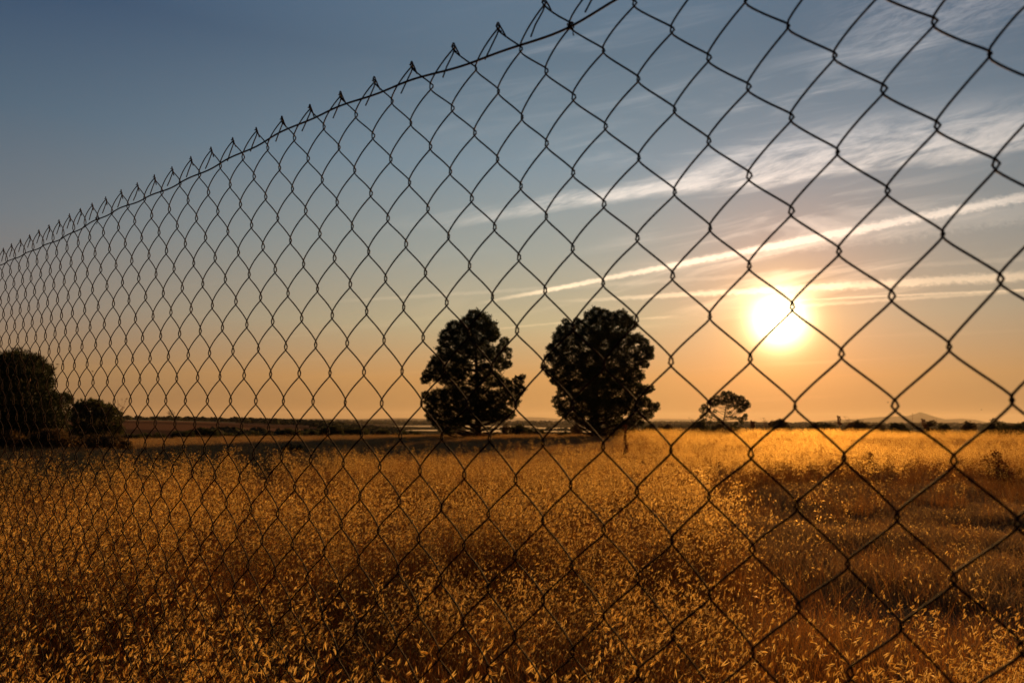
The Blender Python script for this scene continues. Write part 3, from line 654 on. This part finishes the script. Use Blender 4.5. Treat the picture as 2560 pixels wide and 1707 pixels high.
shore = [(1250, 1285, 1060, 95, 'dome-shaped dark shrub standing against the water between the pines'), (1265, 1320, 1063, 78, 'feathery shrub in front of the water between the pines'), (1310, 1362, 1072, 74, 'low shrub left of the gap of bright water'),
         (1425, 1455, 1064, 76, 'small upright shrub just left of the broad pine'), (1390, 1430, 1082, 72, 'tiny shrub below the bright water'), (1105, 1160, 1088, 68, 'low tuft-like shrub left of the bare trunk foot'),
         (1225, 1262, 1084, 66, 'low brownish shrub right of the bare trunk foot'), (1530, 1600, 1068, 78, 'shrub at the right foot of the broad pine'), (1600, 1640, 1060, 84, 'thin shrub right of the broad pine'), (1640, 1690, 1062, 90, 'shrub left of the small bright pool'),
         (1722, 1778, 1050, 84, 'tangled shrub left under the airy young pine'), (1770, 1850, 1060, 88, 'dark shrub mass around the foot of the airy young pine')]
for i, (x0, x1, yt, Y, lab) in enumerate(shore):
    shrub('shore_shrub', lab, 'shrub', x0, x1, yt - 4, Y, 60 + i, group=G_S, mat=M_SHRUB if i % 3 else M_SCRUB, n_per=700, size=.16, lumps=9, ragged=.45)
G_E = 'bushes along the right-hand edge of the field'
edge = [(1915, 1975, 1050, 80, 'grey-brown domed bush right of the airy young pine'), (2025, 2080, 1056, 82, 'flat dark bush left of the tall seed-head plant'), (2110, 2165, 1052, 80, 'wispy bush right of the tall seed-head plant'),
        (2225, 2262, 1056, 78, 'compact dark bush just left of the mountain peak'), (2310, 2340, 1053, 78, 'round dark bush under the right slope of the peak'), (2345, 2375, 1060, 80, 'low small bush right of the peak'),
        (2402, 2438, 1055, 80, 'compact pointed bush between the peak and the right hedge'), (2462, 2510, 1049, 78, 'tall dark bush at the left end of the right hedge'), (2500, 2550, 1054, 80, 'middle bush of the hedge at the right edge'), (2540, 2610, 1050, 78, 'last bush, cut by the right edge of the photo'),
        (2160, 2215, 1062, 84, 'low spread bush left of the compact dark bush')]
for i, (x0, x1, yt, Y, lab) in enumerate(edge):
    shrub('field_bush', lab, 'bush', x0 - 4, x1 + 4, yt - 6, Y, 80 + i, group=G_E, mat=M_SHRUB if i % 2 else M_SCRUB, n_per=1100, size=.13, lumps=10, ragged=.45)
shrub('weed_clump', 'dark reddish weed clump standing in the golden grass near the right edge', 'weed', 2440, 2510, 1118, 17, 99, mat=M_RUST, n_per=3000, size=.05, lumps=10, ragged=.5)

# tall weeds and stalks
def stalk(name, label, cat, px, ytop, Y, kind, seed, group=None):
    rs = np.random.RandomState(seed); X = at(px, Y); gz = float(ground(X, Y)); H = ray(px, ytop).z * Y + EYE - gz
    root = empty(name, (X, Y, gz)); tag(root, label, cat, group)
    b = MB(); t = np.linspace(0, 1, 12); bend = rs.uniform(-.05, .05)
    P = np.stack([bend * H * t ** 2, .02 * np.sin(t * 5), H * t - .03], 1); b.tube(P, .011 * (1 - t * .6) * (1 + Y / 90), 6); b.build('stem', M_RUST, root)
    c = []; r = []
    if kind == 'spike':
        for z in np.linspace(.28, 1, 26): c.append((bend * H * z ** 2 + rs.normal() * .02, rs.normal() * .02, H * z)); r.append(.05 * (1.25 - z * .6))
    elif kind == 'candelabra':
        bb = MB()
        for i in range(8):
            z = .58 + i * .055; s_ = -1 if i % 2 else 1; L = .30 * (1.15 - z * .5)
            a = (bend * H * z ** 2, 0, H * z * .93); e = (a[0] + s_ * L * .6, rs.uniform(-.1, .1), a[2] + L * .8)
            limb(bb, rs, a, e, .012, .008, 5, sag=.1)
            for k in np.linspace(.45, 1, 3): c.append((a[0] + (e[0] - a[0]) * k, e[1] * k, a[2] + (e[2] - a[2]) * k)); r.append(.075)
        bb.build('side_branches', M_RUST, root)
    elif kind == 'twigs':
        bb = MB()
        for i in range(12):
            z = rs.uniform(.1, .7); a = (bend * H * z ** 2, 0, H * z); e = (a[0] + rs.uniform(-.5, .5) * H * .5, rs.uniform(-.3, .3), min(H, a[2] + H * rs.uniform(.25, .5)))
            limb(bb, rs, a, e, .009, .003, 4); c.append(e); r.append(.05); c.append(((a[0] + e[0]) / 2, e[1] / 2, (a[2] + e[2]) / 2)); r.append(.06)
        bb.build('side_branches', M_RUST, root)
    else:
        for z in (.85, .97): c.append((bend * H * z ** 2, 0, H * z)); r.append(.03)
        c, r = c[-1:], r[-1:]
    V_, F = spray_cloud(rs, c, r, 5200 if kind != 'twigs' else 2500, .045, 5, .2)
    fast_mesh('seed_heads', V_, F, M_RUST, root)
stalk('dock_plant', 'tall dark reddish dried dock spike in the grass below the broad pine', 'plant', 1563, 1064, 22, 'spike', 1)
stalk('seed_head_plant', 'tall plant with clustered candelabra seed head on the skyline left of the mountain', 'plant', 2098, 1038, 66, 'candelabra', 2)
stalk('mullein_stalk', 'short thick dried stalk on the skyline right of the airy young pine', 'plant', 1881, 1052, 60, 'candelabra', 3)
stalk('twiggy_weed', 'open twiggy weed on the skyline above the domed bush', 'plant', 1911, 1045, 72, 'twigs', 4)
stalk('twiggy_weed', 'straggly branched weed right of the candelabra seed head', 'plant', 2124, 1042, 72, 'twigs', 5)
stalk('dry_stick', 'thin bare upright stick just left of the mountain peak', 'plant', 2280, 1032, 62, 'stick', 6)
stalk('seed_head_plant', 'curled seed-head stalk on the skyline under the right slope of the peak', 'plant', 2311, 1047, 64, 'candelabra', 7)
stalk('dock_plant', 'short dark dock spike in the lit grass right of the sun', 'plant', 2171, 1132, 17.5, 'spike', 8)
stalk('twiggy_weed', 'wiry twigs sticking up behind the rounded leafy bush', 'plant', 296, 997, 45, 'twigs', 9)
stalk('twiggy_weed', 'slender twiggy weed left of the airy young pine', 'plant', 1733, 1044, 80, 'twigs', 10)

# far woodland: reads as one mass of thousands of crowns
def build_woods():
    rs = np.random.RandomState(77); cs = []; rr = []
    def belt(y0, y1, a0, a1, n, r0, r1):
        az = np.radians(rs.uniform(a0, a1, n)); Y = rs.uniform(y0, y1, n); X = np.tan(az) * Y
        z = ground(X, Y); r = rs.uniform(r0, r1, n)
        for x, y, zz, q in zip(X, Y, z, r): cs.append((x, y, zz + q * .7)); rr.append(q)
    belt(500, 640, -40, -22, 420, 1.2, 2.4); belt(480, 600, -40, -30, 120, 1.5, 3.0)
    belt(380, 520, -22, -9, 360, 1.2, 2.4); belt(300, 360, -16, -8, 120, 1.2, 2.2)
    belt(140, 175, -26, -8, 150, .8, 1.6)
    belt(1500, 1600, -16, 44, 900, 2.0, 4.0); belt(2200, 2400, -16, 44, 900, 3, 6.0); belt(3200, 3500, -12, 44, 700, 4, 8.0)
    belt(1000, 1060, 9, 44, 420, 1.4, 3.0); belt(500, 560, 12, 44, 420, .9, 2.0); belt(760, 800, -4, 10, 60, 1.0, 2.2); belt(690, 705, -3, 8, 60, .8, 1.6)
    # lumpy crowns from jittered spheres
    ph = np.linspace(0, 2 * np.pi, 9)[:-1]; th = np.array([.15, .75, 1.3, 1.85]); base = []
    for t in th:
        for p in ph: base.append((math.sin(t) * math.cos(p), math.sin(t) * math.sin(p), math.cos(t)))
    base = np.array(base); F0 = []
    for i in range(3):
        for j in range(8): F0.append((i * 8 + j, (i + 1) * 8 + j, (i + 1) * 8 + (j + 1) % 8, i * 8 + (j + 1) % 8))
    F0.append(None); Fq = np.array(F0[:-1]); n = len(cs); cs = np.array(cs); rr = np.array(rr)
    Vv = base[None] * (rr[:, None, None] * (1 + .3 * rs.normal(size=(n, len(base), 1)).clip(-1, 1))) * np.array([1.3, 1.3, .9]) + cs[:, None]
    F = (Fq[None] + (np.arange(n) * len(base))[:, None, None]).reshape(-1, 4)
    o = fast_mesh('distant_woodland', Vv.reshape(-1, 3), F, solid('far_woodland', (.035, .040, .020), (.06, .055, .028), .05, rough=1.0, spec=0.0))
    tag(o, 'far-off dark line of trees and scrub along the horizon', 'woodland', kind='stuff')
build_woods()

# birds
def bird(px, py, Y, span, label, tilt):
    d = ray(px, py); b = MB()
    s = span / 2
    t = np.linspace(0, 1, 9); rad = span * .075 * np.sin(np.pi * (t * .92 + .04)) ** .7
    b.tube(np.stack([0 * t, (t - .5) * span * .5, .02 * span * np.sin(t * 3)], 1), rad, 8)
    for sg in (-1, 1):
        P = [(sg * .02 * s, .14 * s, .05 * s), (sg * .45 * s, .22 * s, (.22 + tilt) * s), (sg * s, -.05 * s, (.12 + tilt * .6) * s), (sg * .45 * s, -.10 * s, (.20 + tilt) * s), (sg * .02 * s, -.16 * s, .05 * s)]
        P2 = [(x, y, z - .03 * s) for x, y, z in P]
        F = [(0, 1, 3, 4), (1, 2, 3), (9, 8, 6, 5), (8, 7, 6)] + [(i, i + 5, (i + 1) % 5 + 5, (i + 1) % 5) for i in range(5)]
        b.add(P + P2, F)
    b.add([(-.05 * s, -.35 * s, 0), (.05 * s, -.35 * s, 0), (.12 * s, -.72 * s, .02 * s), (-.12 * s, -.72 * s, .02 * s), (-.05 * s, -.35 * s, -.03 * s), (.05 * s, -.35 * s, -.03 * s), (.12 * s, -.72 * s, -.01 * s), (-.12 * s, -.72 * s, -.01 * s)],
          [(0, 1, 2, 3), (7, 6, 5, 4), (0, 3, 7, 4), (1, 5, 6, 2), (2, 6, 7, 3), (0, 4, 5, 1)])
    o = b.build('bird', M_BIRD); o.location = (d.x * Y, Y, EYE + d.z * Y); o.rotation_euler = (0, .15, R(60 + px % 50)); tag(o, label, 'bird', 'small birds flying over the field')
bird(2220, 1006, 70, .30, 'tiny dark bird flying just above the left slope of the mountain', .3)
bird(2454, 1024, 75, .26, 'tiny dark bird flying low near the right edge of the sky', .1)
bird(231, 929, 60, .30, 'tiny dark bird flying above the rounded leafy bush at left', .4)

# ================================================================== dry grass
PROTO = {}
def glume(rs, P, F, base, dirv, L, W, open_=0.0):
    """one papery husk: a boat-shaped blade with a keel, 4 triangles"""
    d = dirv / np.linalg.norm(dirv); s = np.cross(d, rs.normal(size=3)); s /= np.linalg.norm(s); u = np.cross(d, s)
    d2 = d + u * open_; d2 /= np.linalg.norm(d2)
    n = len(P); W_ = W * .5
    P += [base, base + d2 * L * .34 + s * W_, base + d2 * L * .34 - s * W_, base + d2 * L * .42 + u * W_ * .8, base + d2 * L * .72 + s * W_ * .62, base + d2 * L * .72 - s * W_ * .62, base + d2 * L]
    F += [(n, n + 1, n + 3), (n, n + 3, n + 2), (n + 1, n + 4, n + 3), (n + 3, n + 5, n + 2), (n + 3, n + 4, n + 6), (n + 3, n + 6, n + 5)]
def ribbon(P, F, pts, w0, w1, side):
    n0 = len(P); k = len(pts)
    for i, p in enumerate(pts):
        w = w0 + (w1 - w0) * i / (k - 1); P.append(p - side * w / 2); P.append(p + side * w / 2)
    for i in range(k - 1): a = n0 + 2 * i; F.append((a, a + 1, a + 3)); F.append((a, a + 3, a + 2))
def stem3(P, F, pts, r0, r1):
    n0 = len(P); k = len(pts)
    for i, p in enumerate(pts):
        r = r0 + (r1 - r0) * i / (k - 1)
        for a in (0, 2.094, 4.189): P.append(p + np.array([math.cos(a) * r, math.sin(a) * r, 0]))
    for i in range(k - 1):
        for a in range(3):
            b = (a + 1) % 3; q = n0 + 3 * i; F.append((q + a, q + b, q + 3 + b)); F.append((q + a, q + 3 + b, q + 3 + a))
def proto(name, parts):
    me = bpy.data.meshes.new(name); P = []; F = []; mi = []
    for k, (p, f, m) in enumerate(parts):
        n = len(P); P += [tuple(x) for x in p]; F += [tuple(i + n for i in q) for q in f]; mi += [k] * len(f); me.materials.append(m)
    me.from_pydata(P, [], F); me.polygons.foreach_set('material_index', mi); me.update()
    return bpy.data.objects.new(name, me)
def oat_tuft(seed, n_st, H, spread, n_sp, leaves, bent=.1):
    rs = np.random.RandomState(seed); HP, HF, SP, SF = [], [], [], []
    wind = np.array([-.10, -.02, 0])
    for s_ in range(n_st):
        o = np.array([*(rs.normal(size=2) * spread), 0]); h = H * rs.uniform(.72, 1.12)
        lean = np.array([*(rs.normal(size=2) * .10), 0]) + wind * rs.uniform(.3, 1.4)
        if rs.rand() < bent: lean = lean + np.array([*(rs.normal(size=2) * .45), 0]); h *= .85
        def st(t): return o + lean * h * t ** 2 + np.array([0, 0, h * t * (1 - .10 * t)])
        stem3(SP, SF, [st(t) for t in np.linspace(0, 1, 7)], .0015, .0006)
        # panicle: spikelets hang from hair-thin branches over the top third
        for i in range(int(n_sp * rs.uniform(.7, 1.2))):
            t = rs.uniform(.60, 1.0); a = st(t); az = rs.uniform(0, 2 * np.pi); L = rs.uniform(.015, .062) * (1.35 - t) * 1.6
            out = np.array([math.cos(az), math.sin(az), 0]) + wind * 2.5
            mid = a + out * L * .7 + np.array([0, 0, L * .55]); tip = a + out * L * 1.15 + np.array([0, 0, L * .15 - .004])
            ribbon(SP, SF, [a, mid, tip], .0007, .0005, np.array([.7, .7, 0]))
            d = np.array([out[0] * .3 - .38, out[1] * .3, -1.0]) + rs.normal(size=3) * .28
            if rs.rand() < .25: d = out + rs.normal(size=3) * .4
            Lg = rs.uniform(.022, .035)
            glume(rs, HP, HF, tip, d, Lg, .0064, .16); glume(rs, HP, HF, tip, d + rs.normal(size=3) * .22, Lg * .95, .0058, -.16)
            if rs.rand() < .5: glume(rs, HP, HF, tip, d, Lg * .75, .003, 0)
        for l in range(leaves):
            t0 = rs.uniform(0, .5); a = st(t0); az = rs.uniform(0, 2 * np.pi); out = np.array([math.cos(az), math.sin(az), 0]); L = rs.uniform(.12, .32)
            pts = [a + out * L * q * .7 + np.array([0, 0, L * (q * .9 - q * q * rs.uniform(.5, 1.3))]) for q in (0, .35, .7, 1)]
            ribbon(SP, SF, pts, .0042, .0008, np.array([-out[1], out[0], 0]))
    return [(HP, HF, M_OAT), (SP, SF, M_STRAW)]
def blade_tuft(seed, n, H, spread, mat, w=.0035, heads=0):
    rs = np.random.RandomState(seed); P, F, HP, HF = [], [], [], []
    for i in range(n):
        o = np.array([*(rs.normal(size=2) * spread), -.01]); h = H * rs.uniform(.4, 1.2); az = rs.uniform(0, 2 * np.pi); out = np.array([math.cos(az), math.sin(az), 0]) * rs.uniform(.1, .65) * h
        pts = [o + out * q ** 1.7 + np.array([0, 0, h * q * (1 - .22 * q)]) for q in (0, .4, .75, 1)]
        az2 = rs.uniform(0, np.pi); ribbon(P, F, pts, w * rs.uniform(.6, 1.3), w * .15, np.array([math.cos(az2), math.sin(az2), 0]))
        if heads and rs.rand() < heads:
            for k in range(3): glume(rs, HP, HF, pts[-1] - (pts[-1] - pts[-2]) * k * .25, pts[-1] - pts[-2] + rs.normal(size=3) * .02, .013, .0045, .1)
    parts = [(P, F, mat)]
    if HP: parts.append((HP, HF, M_OAT))
    return parts
def make_protos():
    c1 = bpy.data.collections.new('oat_tufts'); c2 = bpy.data.collections.new('straw_tufts'); c3 = bpy.data.collections.new('turf_tufts')
    for i in range(9): c1.objects.link(proto('oat_tuft', oat_tuft(100 + i, 4, 1.0 if i < 7 else .8, .06, 17, 2, bent=.12 if i < 7 else .7)))
    for i in range(5): c2.objects.link(proto('straw_tuft', blade_tuft(200 + i, 46, .50, .11, M_STRAW, heads=.12)))
    for i in range(5): c3.objects.link(proto('turf_tuft', blade_tuft(300 + i, 60, .17, .10, M_TURF, w=.005, heads=.05)))
    PROTO.update(oat=c1, straw=c2, turf=c3)
make_protos()

def scatter(name, label, cat, pts, scl, coll, nvar, seed, tilt=.12):
    rs = np.random.RandomState(seed); n = len(pts)
    me = bpy.data.meshes.new(name); me.vertices.add(n); me.vertices.foreach_set('co', pts.astype(np.float32).ravel())
    a = me.attributes.new('rot', 'FLOAT_VECTOR', 'POINT')
    rot = np.stack([rs.normal(size=n) * tilt, rs.normal(size=n) * tilt, rs.uniform(-.55, .55, n) if coll is PROTO['oat'] else rs.uniform(0, 6.28, n)], 1); a.data.foreach_set('vector', rot.astype(np.float32).ravel())
    a = me.attributes.new('scl', 'FLOAT', 'POINT'); a.data.foreach_set('value', scl.astype(np.float32))
    a = me.attributes.new('idx', 'INT', 'POINT'); a.data.foreach_set('value', rs.randint(0, nvar, n).astype(np.int32))
    o = bpy.data.objects.new(name, me); COL.objects.link(o)
    ng = bpy.data.node_groups.new(name + '_scatter', 'GeometryNodeTree')
    ng.interface.new_socket('Geometry', in_out='INPUT', socket_type='NodeSocketGeometry'); ng.interface.new_socket('Geometry', in_out='OUTPUT', socket_type='NodeSocketGeometry')
    N, L = ng.nodes, ng.links
    gi = N.new('NodeGroupInput'); go = N.new('NodeGroupOutput'); ip = N.new('GeometryNodeInstanceOnPoints'); ci = N.new('GeometryNodeCollectionInfo')
    ci.inputs['Collection'].default_value = coll; ci.inputs['Separate Children'].default_value = True; ci.inputs['Reset Children'].default_value = True
    ip.inputs['Pick Instance'].default_value = True
    def attr(nm, t):
        q = N.new('GeometryNodeInputNamedAttribute'); q.data_type = t; q.inputs['Name'].default_value = nm; return q.outputs['Attribute']
    L.new(gi.outputs[0], ip.inputs['Points']); L.new(ci.outputs[0], ip.inputs['Instance'])
    L.new(attr('rot', 'FLOAT_VECTOR'), ip.inputs['Rotation']); L.new(attr('scl', 'FLOAT'), ip.inputs['Scale']); L.new(attr('idx', 'INT'), ip.inputs['Instance Index'])
    L.new(ip.outputs[0], go.inputs[0])
    md = o.modifiers.new('scatter', 'NODES'); md.node_group = ng
    tag(o, label, cat, kind='stuff'); return o

def sample(seed, bands, dens_fn):
    """random points ahead of the fence; bands = (r0, r1, per m2)"""
    rs = np.random.RandomState(seed); out = []
    for r0, r1, d in bands:
        A = math.radians(96) / 2 * (r1 * r1 - r0 * r0); n = int(A * d)
        r = np.sqrt(rs.uniform(r0 * r0, r1 * r1, n)); az = rs.uniform(-math.radians(48), math.radians(48), n)
        x, y = r * np.sin(az), r * np.cos(az)
        k = rs.rand(n) < dens_fn(x, y); out.append(np.stack([x[k], y[k]], 1))
    p = np.vstack(out); return np.hstack([p, ground(p[:, 0], p[:, 1])[:, None] - .01])
def low_patch(x, y):
    """the beaten-down patch on the right where only short turf grows"""
    w = (vnoise(x, y, 41, 3, 3.0) - .5) * 3.0
    m = ss(y + w * .6, 3.4, 4.8) * (1 - ss(y + w, 14, 18)) * ss(x - y * .21 + w * .4, 0.1, 1.0)
    return m
def mown_left(x, y):
    w = (vnoise(x, y, 43, 3, 4.0) - .5) * 4
    return ss(y + w * .9, 7.5, 17.0) * (1 - ss(x + y * .31 + w * .3, -1.2, 1.2))
def dim_mid(x, y):
    w = (vnoise(x, y, 44, 3, 5.0) - .5) * 6
    return ss(y + w * 1.3, 14, 25) * (1 - ss(x - y * .15 + w * .4, -1, 3))
def thin_right(x, y, k):
    az = np.degrees(np.arctan2(x, y)); r = np.hypot(x, y)
    return 1 - k * ss(az, 5, 15) * (1 - ss(r, 13, 19)) * (1 - ss(vnoise(x, y, 71, 2, .7), .37, .50))
def f_oat(x, y):
    c = ss(vnoise(x, y, 51, 2, .55), .30, .62) * .8 + .2; c = c * (ss(vnoise(x, y, 57, 2, 2.6), .2, .5) * .5 + .5); hole = 1 - (1 - ss(np.hypot((x + .2) / .75, (y - 2.75) / .75), .6, 1.0)) * .97; c = c * hole
    c = c * thin_right(x, y, .80)
    d = c * (1 - low_patch(x, y) * .985) * (1 - mown_left(x, y) * .9) * (1 - dim_mid(x, y) * .97)
    r = np.hypot(x, y); e = field_edge(np.degrees(np.arctan2(x, y)))
    side = (x * FD[1] - (y - FY0 - .16) * FD[0]) < 0     # beyond the fence
    return d * (1 - ss(r, e - 3, e + 3)) * side
def f_straw(x, y):
    c = .35 + .65 * ss(vnoise(x, y, 52, 3, 2.5), .3, .6)
    r = np.hypot(x, y); e = field_edge(np.degrees(np.arctan2(x, y)))
    side = (x * FD[1] - (y - FY0 - .10) * FD[0]) < 0
    c = c * thin_right(x, y, .6)
    return c * (1 - low_patch(x, y) * .75) * (1 - mown_left(x, y) * .35) * (1 - dim_mid(x, y) * .9) * (1 - ss(r, e, e + 12)) * side
def f_turf(x, y):
    r = np.hypot(x, y); e = field_edge(np.degrees(np.arctan2(x, y)))
    return (.25 + .75 * np.clip(low_patch(x, y) + mown_left(x, y) + dim_mid(x, y), 0, 1)) * (1 - ss(r, e, e + 20))
rs0 = np.random.RandomState(9)
def scales(p, lo, hi, per, seed):
    c = vnoise(p[:, 0], p[:, 1], seed, 2, per); return lo + (hi - lo) * ss(c, .25, .75) * rs0.uniform(.85, 1.1, len(p))
P_ = sample(1, [(0.9, 4, 80), (4, 9, 46), (9, 18, 26), (18, 36, 13), (36, 84, 6)], f_oat)
scatter('wild_oats', 'ripe golden wild oats with drooping papery husks filling the field beyond the fence', 'wild oats', P_, scales(P_, .74, 1.06, 2.2, 61) + .17 * (1 - ss(np.hypot(P_[:, 0], P_[:, 1]), 2.0, 4.5)), PROTO['oat'], 9, 1); nO = len(P_)
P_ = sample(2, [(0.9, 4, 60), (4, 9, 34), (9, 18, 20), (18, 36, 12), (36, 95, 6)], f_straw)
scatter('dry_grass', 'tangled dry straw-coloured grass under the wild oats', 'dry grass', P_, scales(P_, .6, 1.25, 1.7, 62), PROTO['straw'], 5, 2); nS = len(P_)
P_ = sample(3, [(0.5, 4, 40), (4, 9, 45), (9, 18, 42), (18, 36, 22), (36, 100, 12)], f_turf)
scatter('ground_cover', 'short dull turf and dead clover covering the beaten patches of the field', 'turf', P_, scales(P_, .55, 1.5, 1.1, 63) * (1 + ss(np.hypot(P_[:, 0], P_[:, 1]), 15, 50) * .2), PROTO['turf'], 5, 3, .2)
print('tufts', nO, nS, len(P_))

# ================================================================== haze
HAZE = 4.0e-5
if HAZE:
    m = bpy.data.materials.new('haze'); m.use_nodes = True; m.node_tree.nodes.clear(); T = NT(m.node_tree)
    pv = T.node('ShaderNodeVolumePrincipled'); pv.inputs['Density'].default_value = HAZE; pv.inputs['Color'].default_value = (.95, .86, .72, 1); pv.inputs['Anisotropy'].default_value = 0.35
    o = T.node('ShaderNodeOutputMaterial'); T.L.new(pv.outputs[0], o.inputs['Volume'])
    x0, x1, y0, y1, z0, z1 = -16000, 16000, -16000, 16000, -14, 190
    b = MB(); b.add([(x0, y0, z0), (x1, y0, z0), (x1, y1, z0), (x0, y1, z0), (x0, y0, z1), (x1, y0, z1), (x1, y1, z1), (x0, y1, z1)],
                    [(0, 3, 2, 1), (4, 5, 6, 7), (0, 1, 5, 4), (1, 2, 6, 5), (2, 3, 7, 6), (3, 0, 4, 7)])
    h = b.build('haze', m, smooth=False); tag(h, kind='stuff')
